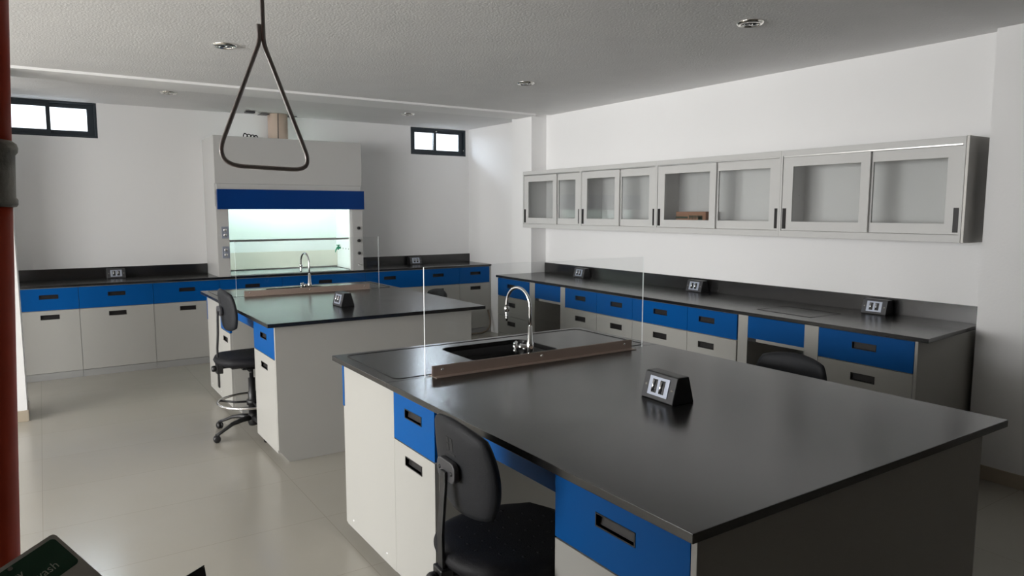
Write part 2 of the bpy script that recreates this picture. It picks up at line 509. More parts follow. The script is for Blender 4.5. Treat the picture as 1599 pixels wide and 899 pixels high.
def island(tagname, X0, X1, Y0, YJ, Y1, segs, lab):
    """segs: y of (knee far end, knee near end, mid/blank split)"""
    xl, xr = X0+0.049, X1-0.105
    sd = X0+0.049
    FL = Face((sd+T, 0, 0), (0, 1, 0), (-1, 0, 0))
    FR = Face((xr-T, 0, 0), (0, 1, 0), (1, 0, 0))
    ye = Y0+0.030
    yk0, yk1, ymid, yfar = segs
    # countertops
    o = slab(None, 'countertop', X0, X1, Y0, YJ-0.0008)
    tag(o, 'main black worktop slab of the %s island, plain and matt black' % lab, 'countertop', 'black island worktops')
    so = rrect(X0+0.51, X0+1.01, YJ+0.15, YJ+0.52, 0.055)
    bm = nb(); plate_hole(bm, [(X0, YJ+0.0008), (X1, YJ+0.0008), (X1, Y1), (X0, Y1)], so, 0.876, 0.90)
    st = obj('sink_worktop', bm, 'epoxy', None, bevel=0.0025)
    tag(st, 'black worktop strip with sink cut-out and drip groove on the %s island' % lab, 'countertop', 'black sink worktops')
    bm = nb()
    G = rrect(X0+0.052, X1-0.050, YJ+0.030, Y1-0.045, 0.035, 5)
    tube(bm, [(x, y, 0.8995) for x, y in G], 0.0030, 6, closed=True)
    obj('drip_groove', bm, 'seam', st)
    # basin
    t = thing('sink', 'black rectangular undermounted sink in the far end of the %s island' % lab, 'sink', (X0+0.76, YJ+0.335, 0.68), group='black bench sinks')
    bm = nb()
    n = len(so); rings = []
    cx, cy = X0+0.76, YJ+0.335
    for k, (sc, z) in enumerate(((1.0, 0.8755), (0.995, 0.80), (0.96, 0.70), (0.90, 0.684), (0.10, 0.676))):
        rings.append([bm.verts.new((cx+(x-cx)*sc, cy+(y-cy)*sc, z)) for x, y in so])
    for A, B in zip(rings, rings[1:]):
        for i in range(n):
            bm.faces.new((A[i], B[i], B[(i+1) % n], A[(i+1) % n])).smooth = True
    bm.faces.new(rings[-1])
    bo = obj('basin', bm, 'sinkblack', t)
    sm = bo.modifiers.new('wall', 'SOLIDIFY'); sm.thickness = 0.008; sm.offset = 1
    bm = nb(); lathe(bm, [(0, 0.0035), (0.030, 0.0035), (0.036, 0.001), (0.036, -0.001)], (cx, cy, 0.679)); obj('drain', bm, 'chrome', t)
    # end cabinet (near): two-sided, blank end panel
    def end_panel(y, dirn, label):
        bm = nb()
        pts = [(xl, 0.085), (xl+0.065, 0.0), (xr-0.065, 0.0), (xr, 0.085), (xr, 0.8755), (xl, 0.8755)]
        prism(bm, pts, 'y', y, y+0.018)
        obj('end_panel', bm, 'cream', c, bevel=0.0015)
    c = thing('base_cabinet', 'base cabinet with large blank cream end panel at the near end of the %s island' % lab, 'cabinet', (xl+0.05, (ye+yk0)/2, 0.0), group='island base cabinets')
    end_panel(ye, -1, '')
    bm = nb(); box(bm, xl+T, xr-T, ye+0.0185, yk0-0.001, 0.058, 0.8755); obj('body', bm, 'cream', c, bevel=0.001)
    bm = nb(); box(bm, xl+0.07, xr-0.07, ye+0.0185, yk0-0.02, 0.0, 0.0575); obj('plinth', bm, 'kick', c)
    for Fc in (FL, FR):
        front(Fc, c, 'drawer', ye+0.0185, yk0, 0.662, 0.870, 'blue', hz=0.781)
        front(Fc, c, 'door', ye+0.0185, yk0, 0.060, 0.660, 'cream', hz=0.583)
    # cabinet beyond the knee space
    c = thing('base_cabinet', 'cream cabinet with blue drawer just beyond the stool of the %s island' % lab, 'cabinet', (xl+0.05, (yk1+ymid)/2, 0.0), group='island base cabinets')
    bm = nb(); box(bm, xl+T, xr-T, yk1, ymid-0.001, 0.058, 0.8755); obj('body', bm, 'cream', c, bevel=0.001)
    bm = nb(); box(bm, xl+0.07, xr-0.07, yk1+0.02, ymid-0.001, 0.0, 0.0575); obj('plinth', bm, 'kick', c)
    for Fc in (FL, FR):
        front(Fc, c, 'drawer', yk1, ymid, 0.650, 0.870, 'blue', hz=0.781)
        front(Fc, c, 'door', yk1, ymid, 0.060, 0.648, 'cream', hz=0.583)
    # sink cabinet with blank sides; its doors face the back wall
    c = thing('sink_cabinet', 'cream sink cabinet with a blank side at the far end of the %s island' % lab, 'cabinet', (xl+0.05, (ymid+yfar)/2, 0.0), group='island sink cabinets')
    bm = nb()
    box(bm, xl, xl+0.018, ymid, yfar-T, 0.058, 0.8755); box(bm, xr-0.018, xr, ymid, yfar-T, 0.058, 0.8755)
    box(bm, xl+0.018, xr-0.018, ymid, ymid+0.018, 0.058, 0.8755); box(bm, xl+0.018, xr-0.018, yfar-T-0.018, yfar-T, 0.058, 0.8755)
    box(bm, xl+0.018, xr-0.018, ymid+0.018, yfar-T-0.018, 0.058, 0.076)
    obj('body', bm, 'cream', c, bevel=0.001)
    bm = nb(); box(bm, xl+0.07, xr-0.07, ymid, yfar-0.07, 0.0, 0.0575); obj('plinth', bm, 'kick', c)
    FB = Face((0, yfar-T, 0), (1, 0, 0), (0, 1, 0))
    w3_ = (xr-xl)/3
    for k in range(3):
        front(FB, c, 'drawer', xl+k*w3_-0.004*(k == 0), xl+(k+1)*w3_, 0.650, 0.870, 'blue', hz=0.781)
        front(FB, c, 'door', xl+k*w3_, xl+(k+1)*w3_, 0.060, 0.648, 'cream', hz=0.583)
    for k, (yy, zz) in enumerate(((ymid+0.10, 0.10), (yfar-0.10, 0.10))):
        bm = nb(); lathe(bm, [(0, 0.002), (0.005, 0.0015), (0.006, 0)], (xl, yy, zz), (-1, 0, 0), 12); obj('screw', bm, 'alu', c)
    # knee space: blue aprons both sides and a cream partition
    c = thing('knee_space_unit', 'blue apron and cream partition above the stool knee space of the %s island' % lab, 'panel', ((xl+xr)/2, (yk0+yk1)/2, 0.0), group='island knee space units')
    bm = nb(); box(bm, (xl+xr)/2-0.009, (xl+xr)/2+0.009, yk0, yk1-0.001, 0.0, 0.8755); obj('partition', bm, 'cream', c)
    for xa in (xl+0.06, xr-0.078):
        bm = nb(); box(bm, xa, xa+0.018, yk0+0.0005, yk1-0.0015, 0.752, 0.8755); obj('apron', bm, 'blue', c, bevel=0.001)
    bm = nb(); box(bm, xl+0.030, xl+0.058, yk1-0.040, yk1-0.0015, 0.835, 0.8755); obj('bracket', bm, 'black', c, bevel=0.002)


island('near', 1.131, 2.647, 0.999, 2.622, 3.269, (1.555, 2.300, 2.668, 3.262), 'near')
island('far', 1.122, 2.686, 4.396, 5.935, 6.579, (4.955, 5.700, 6.030, 6.572), 'far')


# ---------------------------------------------------------------- clear acrylic screens on brown angles
def screen(x0, x1, yp, bx0, bx1, lab):
    bm = nb(); box(bm, x0, x1, yp-0.003, yp+0.003, 0.901, 1.362)
    bm.normal_update()
    for f in bm.faces:
        f.material_index = 0 if abs(f.normal.y) > 0.5 else 1
    t = thing('acrylic_screen', 'clear upright acrylic splash screen on the %s island' % lab, 'screen', ((x0+x1)/2, yp, 0.90), group='clear acrylic splash screens')
    obj('pane', bm, ['acrylic', 'acryledge'], t)
    bm = nb()
    prism(bm, [(yp-0.0036, 0.9005), (yp-0.0036, 0.945), (yp-0.0062, 0.945), (yp-0.0062, 0.9031), (yp-0.040, 0.9031), (yp-0.040, 0.9005)], 'x', bx0, bx1)
    obj('rail', bm, 'bronze', t, bevel=0.0006)
    bm = nb()
    prism(bm, [(yp+0.0036, 0.9005), (yp+0.0036, 0.945), (yp+0.0062, 0.945), (yp+0.0062, 0.9031), (yp+0.030, 0.9031), (yp+0.030, 0.9005)], 'x', bx0, bx1)
    obj('rail', bm, 'bronze', t, bevel=0.0006)
    for f in (0.04, 0.5, 0.955):
        bm = nb(); xx = bx0+(bx1-bx0)*f
        lathe(bm, [(0, 0.004), (0.004, 0.0038), (0.0065, 0.002), (0.0065, 0)], (xx, yp-0.0062, 0.928), (0, -1, 0), 12)
        obj('bolt', bm, 'chrome', t)


screen(1.296, 2.528, 2.607, 1.330, 2.452, 'near')
screen(1.285, 2.512, 5.950, 1.345, 2.420, 'far')


# ---------------------------------------------------------------- gooseneck taps
def faucet(x, y, lab):
    t = thing('gooseneck_faucet', 'tall chrome gooseneck laboratory tap beside the sink of the %s island' % lab, 'faucet', (x, y, 0.90), group='chrome gooseneck taps')
    bm = nb(); lathe(bm, [(0, 0.0), (0.024, 0.0), (0.024, 0.006), (0.016, 0.012), (0.0125, 0.02), (0.0125, 0.025), (0.018, 0.03), (0.018, 0.068), (0.013, 0.076), (0.010, 0.150), (0, 0.150)], (x, y, 0.9002), seg=20)
    obj('body', bm, 'chrome', t)
    D = Vector((-0.10, 0.99, 0)).normalized(); R = 0.088
    pts = [(x, y, 1.02), (x, y, 1.10), (x, y, 1.135)]
    for k in range(1, 15):
        a = PI*k/14
        pts.append((x+D.x*R*(1-math.cos(a)), y+D.y*R*(1-math.cos(a)), 1.135+R*math.sin(a)*1.02))
    e = Vector((x+D.x*2*R, y+D.y*2*R, 1.135)); pts.append(e-Vector((0, 0, 0.012)))
    bm = nb(); tube(bm, pts, 0.0078, 12)
    obj('spout', bm, 'chrome', t)
    bm = nb(); lathe(bm, [(0.0095, 0.0), (0.014, -0.008), (0.014, -0.022), (0.008, -0.028), (0.008, -0.034), (0.010, -0.037), (0.0065, -0.044), (0.0085, -0.047), (0.0055, -0.054), (0.007, -0.058), (0.004, -0.074), (0, -0.074)], e-Vector((0, 0, 0.008)), seg=16)
    obj('serrated_nozzle', bm, 'chrome', t)
    K = Vector((-0.72, 0.69, 0)).normalized()
    o = Vector((x, y, 0.948))
    bm = nb(); lathe(bm, [(0, 0.005), (0.012, 0.005), (0.012, 0.035), (0.015, 0.038), (0.015, 0.047), (0.008, 0.052), (0.006, 0.066), (0, 0.066)], o, K, 16)
    va = obj('valve', bm, 'chrome', t)
    bm = nb()
    side = K.cross(Vector((0, 0, 1))).normalized()
    for q in range(4):
        a = PI/4+q*PI/2; d = side*math.cos(a)+Vector((0, 0, 1))*math.sin(a)
        c = o+K*0.070
        tube(bm, [c, c+d*0.014, c+d*0.026, c+d*0.031], [0.0065, 0.006, 0.0085, 0.004], 10)
    lathe(bm, [(0, 0.082), (0.008, 0.081), (0.011, 0.076), (0.011, 0.062), (0, 0.062)], o, K, 14)
    obj('cross_handle', bm, 'chrome', va)


faucet(1.905, 2.715, 'near')
faucet(1.915, 6.055, 'far')


# ---------------------------------------------------------------- bench socket boxes
def socket_box(loc, rz, label, L=0.17, H=0.098, dual=True):
    t = thing('socket_box', label, 'power outlet', loc, rz, 'black bench socket boxes')
    bm = nb(); h = L/2
    prism(bm, [(-0.052, 0.0), (0.052, 0.0), (0.026, H), (-0.026, H)], 'y', -h, h)
    obj('housing', bm, 'black', t, bevel=0.003, local=True)
    ang = math.atan2(0.026, H)
    n = Vector((-math.cos(ang), 0, math.sin(ang))); up = Vector((math.sin(ang), 0, math.cos(ang)))
    c = Vector((-0.039, 0, H*0.5))
    def P(a, b, d): return c+Vector((0, a, 0))+up*b+n*d
    def bx(bm, a0, a1, b0, b1, d0, d1):
        quadbox(bm, [P(a0, b0, d0), P(a1, b0, d0), P(a1, b0, d1), P(a0, b0, d1), P(a0, b1, d0), P(a1, b1, d0), P(a1, b1, d1), P(a0, b1, d1)])
    for fl in ((-1,) if not dual else (-1,)):
        bm = nb(); bx(bm, -h+0.001, h-0.001, -0.047, 0.047, 0.0002, 0.002); obj('faceplate', bm, 'darkgrey', t, bevel=0.0008, local=True)
        bm = nb(); bx(bm, -0.052, 0.052, -0.034, 0.036, 0.002, 0.0055); pl = obj('cover_plate', bm, 'plate', t, bevel=0.001, local=True)
        for a in (-0.020, 0.020):
            bm = nb(); bx(bm, a-0.013, a+0.013, -0.024, 0.026, 0.0055, 0.0062); obj('socket', bm, 'black', pl, local=True)
            bm = nb(); tube(bm, [P(a+0.004, -0.020, 0.008), P(a+0.004, 0.022, 0.008)], 0.0055, 10); obj('cover', bm, 'chrome', pl, local=True)
        for a in (-0.068, 0.068):
            bm = nb(); lathe(bm, [(0, 0.0018), (0.0045, 0.0016), (0.0055, 0)], P(a, 0, 0.002), n, 12); obj('screw', bm, 'galv', t, local=True)
    return t


socket_box((1.893, 1.815, 0.9003), math.radians(-4), 'black sloped socket box with bright cover plate standing on the near island')
socket_box((1.823, 4.985, 0.9003), math.radians(2), 'black sloped socket box standing on the far island')
for y, lab in ((5.74, 'black socket box on the right wall counter, farthest one near the pillar'),
               (4.174, 'black socket box on the right wall counter, middle one of three'),
               (2.590, 'black socket box on the right wall counter, closest one to the counter end')):
    socket_box((4.688, y, 0.9003), 0, lab)
socket_box((0.625, 8.374, 0.9003), math.radians(90), 'black socket box on the back counter left of the fume hood')
socket_box((4.035, 8.374, 0.9003), math.radians(90), 'black socket box on the back counter right of the fume hood')

# ---------------------------------------------------------------- back counter
YF = 7.875
bm = nb(); box(bm, -0.398, 4.898, 7.862, 8.449, 0.876, 0.90)
o = obj('countertop', bm, 'epoxy', None, bevel=0.003)
tag(o, 'long black worktop running along the back wall under the fume hood', 'countertop')
bct = o
for x0, x1, s in ((-0.398, 1.526, 'left of the fume hood'), (3.132, 4.898, 'right of the fume hood')):
    bm = nb(); box(bm, x0, x1, 8.430, 8.4495, 0.9002, 1.010)
    obj('backsplash', bm, 'epoxy', bct, bevel=0.001)
FB = Face((0, YF+T, 0), (1, 0, 0), (0, -1, 0))
divs = [-0.39, 0.265, 0.905, 1.535, 2.19, 3.155, 3.897, 4.425, 4.895]
hcs = [0.026, 0.584, 1.219, 1.869, 2.673, 3.465, 4.118, 4.658]
names = ['at the far left end against the added stub', 'second from the left end', 'just left of the fume hood', 'under the left half of the fume hood',
         'under the right half of the fume hood', 'just right of the fume hood', 'second from the right corner', 'in the right corner']
for i in range(8):
    a0, a1 = divs[i], divs[i+1]
    if i == 7: a1 = 4.872
    c = thing('base_cabinet', 'cream base cabinet on the back wall, ' + names[i], 'cabinet', ((a0+a1)/2, 8.15, 0), group='back wall base cabinets')
    bm = nb(); box(bm, a0+0.0005, a1-0.0005, YF+T, 8.44, 0.066, 0.8755); obj('body', bm, 'cream', c)
    bm = nb(); box(bm, a0+0.001, a1-0.001, YF+0.006, 8.40, 0.0, 0.0655); obj('plinth', bm, 'kick', c, bevel=0.001)
    front(FB, c, 'drawer', a0, a1, 0.662, 0.870, 'blue', hc=hcs[i], hz=0.789, hh=0.032)
    front(FB, c, 'door', a0, a1, 0.068, 0.660, 'cream', hc=hcs[i], hz=0.598, hh=0.036)
bm = nb(); box(bm, 4.874, 4.8985, YF+0.004, 8.44, 0.0, 0.8755)
obj('filler_strip', bm, 'cream', c, bevel=0.001)
bm = nb(); tube(bm, round_path([(4.84, 7.86, 0.30), (4.87, 7.83, 0.10), (4.72, 7.74, 0.018), (4.50, 7.82, 0.014)], 0.12, 6, False), 0.011, 10)
tag(obj('drain_hose', bm, 'hose', None), 'short brown hose lying at the foot of the back counter in the right corner', 'hose')

# ---------------------------------------------------------------- right counter
Bk = 0.02558
RU = Vector((Bk, 1, 0)).normalized(); RN = Vector((-1, Bk, 0)).normalized()
def xs(y): return 3.92494 + Bk*y
bm = nb()
pl = [(xs(1.915), 1.905), (XR-0.001, 1.985), (XR-0.001, 6.485), (4.56, 6.485), (4.56, 6.50), (xs(6.575), 6.575)]
pl = [(xs(1.915), 1.905), (XR-0.001, 1.985), (XR-0.001, 6.486), (xs(6.56), 6.486)]
prism(bm, pl, 'z', 0.876, 0.90)
o = obj('countertop', bm, 'epoxy', None, bevel=0.003)
tag(o, 'long black worktop running along the right wall below the glass cabinets', 'countertop')
bm = nb()
LQ = [(4.175, 3.165), (4.145, 2.725), (4.465, 2.715), (4.50, 3.155)]
tube(bm, [(x, y, 0.8995) for x, y in LQ], 0.0036, 6, closed=True)
obj('hatch_joint', bm, 'seam', o)
bm = nb(); box(bm, XR-0.020, XR-0.001, 1.99, 6.485, 0.9002, 1.008)
obj('backsplash', bm, 'epoxy', o, bevel=0.001)
OFF = 0.020
FRt = Face((3.92494+OFF+T, 0, 0), RU, RN)
L = RU.length
def ya(y): return y/RU.y
def rcab(y0, y1, hy, kind, label):
    a0, a1 = ya(y0), ya(y1)
    c = thing('base_cabinet', label, 'cabinet', tuple(FRt.P((a0+a1)/2, 0, -0.3)), group='right wall base cabinets')
    bm = nb(); FRt.box(bm, a0+0.0005, a1-0.0005, 0.075, 0.8755, -0.55, 0); obj('body', bm, 'cream', c)
    bm = nb(); FRt.box(bm, a0+0.001, a1-0.001, 0.0, 0.0745, -0.50, -0.035); obj('plinth', bm, 'kick', c)
    hc = ya(hy)
    if kind == 'door':
        front(FRt, c, 'drawer', a0, a1, 0.688, 0.871, 'blue', hc=hc, hz=0.795, hh=0.034)
        front(FRt, c, 'door', a0, a1, 0.078, 0.686, 'cream', hc=hc, hz=0.606, hh=0.038)
    else:
        front(FRt, c, 'drawer', a0, a1, 0.680, 0.871, 'blue', hc=hc, hz=0.795, hh=0.034)
        front(FRt, c, 'drawer', a0, a1, 0.474, 0.678, 'cream', hc=hc, hz=0.598, hh=0.038)
        front(FRt, c, 'drawer', a0, a1, 0.278, 0.472, 'cream', hc=hc, hz=0.396, hh=0.038)
        front(FRt, c, 'drawer', a0, a1, 0.078, 0.276, 'cream', hc=hc, hz=0.196, hh=0.038)
    return c

rcab(5.850, 6.470, 6.195, 'drawers', 'cream and blue drawer stack at the far end of the right wall counter')
rcab(4.770, 5.243, 5.005, 'door', 'cream cabinet with blue drawer beside the far knee space of the right wall counter')
rcab(4.300, 4.770, 4.505, 'door', 'cream cabinet with blue drawer second from the far knee space of the right wall')
rcab(3.684, 4.300, 3.975, 'door', 'cream cabinet with blue drawer third from the far knee space of the right wall')
rcab(3.214, 3.684, 3.495, 'door', 'cream cabinet with blue drawer just beyond the near knee space of the right wall')
lastcab = rcab(1.985, 2.578, 2.279, 'door', 'cream cabinet with wide blue drawer at the near end of the right wall counter')
for y0, y1, sd_, s in ((5.319, 5.754, ((5.755, 5.848), (5.245, 5.318)), 'far'), (2.681, 3.123, ((3.124, 3.206), (2.580, 2.680)), 'near')):
    c = thing('knee_space_unit', 'open knee space with blue apron, %s one of two in the right wall counter' % s, 'panel', tuple(FRt.P(ya((y0+y1)/2), 0.7, 0)), group='right wall knee spaces')
    for b0, b1 in sd_:
        bm = nb(); FRt.box(bm, ya(b0), ya(b1), 0.0, 0.8755, -0.55, T-0.002); obj('upright', bm, 'cream', c, bevel=0.001)
    bm = nb(); FRt.box(bm, ya(y0), ya(y1), 0.722, 0.871, 0.0, T-0.003); obj('front', bm, 'blue', c, bevel=0.001)
    bm = nb(); FRt.box(bm, ya(y0), ya(y1)-0.07, 0.700, 0.7215, -0.02, T-0.004); obj('rail', bm, 'cream', c, bevel=0.001)
    bm = nb(); FRt.box(bm, ya(y1)-0.069, ya(y1)-0.004, 0.697, 0.7215, -0.02, T-0.004); obj('latch', bm, 'black', c, bevel=0.001)
    bm = nb(); FRt.box(bm, ya(y0), ya(y1), 0.0, 0.8755, -0.55, -0.535)
    bo = obj('back_panel', bm, 'kick', c)
bm = nb()
v0 = FRt.P(ya(1.966), 0, T); v1 = FRt.P(ya(1.984), 0, T)
quadbox(bm, [(v0.x, v0.y, 0), (4.655, v0.y, 0), (4.655, v1.y, 0), (v1.x, v1.y, 0), (v0.x, v0.y, .8755), (4.655, v0.y, .8755), (4.655, v1.y, .8755), (v1.x, v1.y, .8755)])
obj('end_panel', bm, 'cream', lastcab, bevel=0.001)
bm = nb(); box(bm, 4.657, 4.768, 1.975, 1.992, 0.0, 0.8755)
obj('filler_strip', bm, 'grey', lastcab, bevel=0.001)

# ---------------------------------------------------------------- fume hood
HX0, HX1, HY, HB = 1.530, 3.128, 7.868, 8.4495
hd = thing('fume_hood', 'tall cream and blue fume hood with lit interior standing on the back counter', 'fume hood', (2.33, 8.15, 0.9004))
z0 = 0.9006
bm = nb()   # outer side panels
box(bm, HX0, HX0+0.018, HY+0.030, HB, z0, 2.362); obj('side_panel', bm, 'grey', hd, bevel=0.001)
bm = nb(); box(bm, HX1-0.018, HX1, HY+0.030, HB, z0, 2.362); obj('side_panel', bm, 'grey', hd, bevel=0.001)
bm = nb(); box(bm, HX0, 1.650, HY-0.012, HY+0.029, z0, 1.640); pL = obj('post', bm, 'grey', hd, bevel=0.002)
bm = nb(); box(bm, 3.005, HX1, HY-0.012, HY+0.029, z0, 1.640); pR = obj('post', bm, 'grey', hd, bevel=0.002)
bm = nb(); box(bm, 2.975, 3.004, HY-0.004, HY+0.029, z0, 1.640); obj('jamb', bm, 'gasket', hd, bevel=0.002)
bm = nb(); box(bm, HX0, HX1, HY-0.012, HY+0.029, 1.874, 2.365); obj('fascia', bm, 'grey', hd, bevel=0.002)
bm = nb(); box(bm, HX0+0.014, HX1-0.014, HY-0.016, HY+0.029, 1.800, 1.8725); obj('cover_strip', bm, 'grey', hd, bevel=0.0015)
bm = nb(); box(bm, HX0+0.010, HX1+0.012, HY-0.048, HY-0.0125, 1.608, 1.816); obj('band', bm, 'bluehood', hd, bevel=0.002)
# interior liner: back, sides, worktop, ceiling with a glazed light
bm = nb(); box(bm, 1.650, 3.000, 8.395, 8.405, 1.06, 2.10); obj('liner_back', bm, 'hoodin', hd)
bm = nb(); box(bm, 1.650, 3.000, 8.370, 8.380, 0.930, 1.120); obj('lower_baffle', bm, 'baffle', hd)
bm = nb(); box(bm, 1.640, 1.6495, HY+0.0295, 8.405, z0+0.014, 2.10); obj('liner_side', bm, 'hoodin', hd)
bm = nb(); box(bm, 3.0005, 3.010, HY+0.0295, 8.405, z0+0.014, 2.10); lr = obj('liner_side', bm, 'hoodin', hd)
bm = nb(); box(bm, 1.652, 2.974, HY-0.010, 8.395, z0, z0+0.012); wt = obj('hood_worktop', bm, 'hoodtop', hd, bevel=0.002)
bm = nb(); lathe(bm, [(0, 0.001), (0.05, 0.001), (0.06, 0.0)], (2.72, 8.27, z0+0.0122), seg=24); obj('cup_sink', bm, 'darkgrey', wt)
bm = nb(); box(bm, 1.640, 2.15, HY+0.0295, 8.405, 2.10, 2.11); box(bm, 2.55, 3.010, HY+0.0295, 8.405, 2.10, 2.11)
box(bm, 2.15, 2.55, 8.25, 8.405, 2.10, 2.11)
obj('liner_top', bm, 'hoodin', hd)
bm = nb(); box(bm, 1.75, 2.90, 7.93, 7.97, 2.055, 2.085); la = obj('light_housing', bm, 'gasket', hd)
bm = nb(); tube(bm, [(1.78, 7.95, 2.040), (2.87, 7.95, 2.040)], 0.013, 12); obj('lamp_tube', bm, 'tube', la)
# sash: glass with a handle bar
bm = nb(); box(bm, 1.662, 2.966, HY+0.034, HY+0.038, 1.285, 1.86); sa = obj('sash', bm, 'sash', hd)
bm = nb(); box(bm, 1.656, 2.972, HY+0.0297, HY+0.046, 1.262, 1.285); obj('sash_handle', bm, 'alu', sa, bevel=0.002)
# duplex outlets on the left post, knobs and key on the right one
yo = HY-0.012
for zz in (1.365, 1.158):
    bm = nb(); box(bm, 1.574, 1.652-0.004, yo-0.004, yo-0.0002, zz-0.062, zz+0.062); op = obj('outlet_plate', bm, 'plate', pL, bevel=0.001)
    for dz in (-0.026, 0.026):
        for dx in (-0.012, 0.012):
            pass
    bm = nb()
    for dz in (-0.026, 0.026):
        lathe(bm, [(0, 0.0015), (0.016, 0.0015), (0.017, 0)], (1.611, yo-0.004, zz+dz), (0, -1, 0), 16)
        for dx in (-0.010, 0.010):
            box(bm, 1.611+dx-0.002, 1.611+dx+0.002, yo-0.008, yo-0.0055, zz+dz-0.006, zz+dz+0.006)
    obj('duplex_outlet', bm, 'alu', pL)
for zz in (1.392, 1.247, 1.102):
    bm = nb(); lathe(bm, [(0, 0.024), (0.015, 0.023), (0.018, 0.018), (0.019, 0.0)], (3.077, yo, zz), (0, -1, 0), 20)
    obj('knob', bm, 'black', pR)
bm = nb(); lathe(bm, [(0, 0.02), (0.007, 0.02), (0.009, 0.008), (0.011, 0.0)], (3.072, yo, 0.968), (0, -1, 0), 14)
tube(bm, [(3.055, yo-0.020, 0.968), (3.098, yo-0.020, 0.964)], [0.006, 0.009], 10); obj('gas_tap', bm, 'alu', pR)
# green service cock and holes on the inner right liner
bm = nb()
tube(bm, [(3.0004, 8.26, 1.150), (2.955, 8.255, 1.150)], 0.013, 12)
tube(bm, [(2.96, 8.255, 1.150), (2.93, 8.22, 1.128), (2.915, 8.205, 1.100)], [0.010, 0.008, 0.004], 10)
tube(bm, [(2.972, 8.255, 1.125), (2.972, 8.255, 1.180)], 0.008, 10)
lathe(bm, [(0, 0.008), (0.022, 0.008), (0.022, 0), (0, 0)], (2.972, 8.255, 1.178), (0, 0, 1), 10)
obj('green_service_cock', bm, 'greenvalve', lr)
for yy in (8.17, 8.08, 7.99):
    bm = nb(); lathe(bm, [(0, 0.001), (0.009, 0.001), (0.010, 0)], (3.0004, yy, 1.145), (-1, 0, 0), 12); obj('plugged_hole', bm, 'darkgrey', lr)
bm = nb()
for k, dx in enumerate((0.0, 0.035, 0.07, 0.10)):
    a = (1.845+dx, 7.92, 2.366); tube(bm, round_path([a, (a[0]+0.01, 7.92, 2.366+0.045-0.01*k), (a[0]+0.04, 7.92, 2.395), (a[0]+0.05, 7.92, 2.366)], 0.02, 3, False), 0.006, 8)
obj('cable_clips', bm, 'cable', hd)
# duct and cable on top
bm = nb(); lathe(bm, [(0.108, 2.06), (0.108, 2.672), (0.104, 2.672), (0.104, 2.06)], (2.305, 8.26, 0), seg=36)
d = thing('exhaust_duct', 'round beige exhaust duct rising from the fume hood to the ceiling', 'duct', (2.305, 8.26, 2.1105))
for v in bm.verts:
    if v.co.z < 2.1: v.co.z = 2.1115
obj('pipe', bm, 'beige', d)
for k in (-1, 1):
    bm = nb(); box(bm, 2.305+k*0.155-0.05, 2.305+k*0.155+0.05, 8.20, 8.32, 2.655, 2.660)
    obj('collar', bm, 'darkgrey', d, bevel=0.002)
bm = nb(); tube(bm, [(2.265, 8.13, 2.115), (2.268, 8.13, 2.40), (2.275, 8.13, 2.668)], 0.0045, 8)
tag(obj('power_cable', bm, 'cable', None), 'thin black cable hanging from the ceiling in front of the beige duct', 'cable')
bm = nb(); box(bm, 1.93, 2.03, 8.12, 8.20, 2.650, 2.668)
tag(obj('junction_box', bm, 'darkgrey', None, bevel=0.003), 'small dark fitting under the ceiling left of the beige duct', 'fitting')

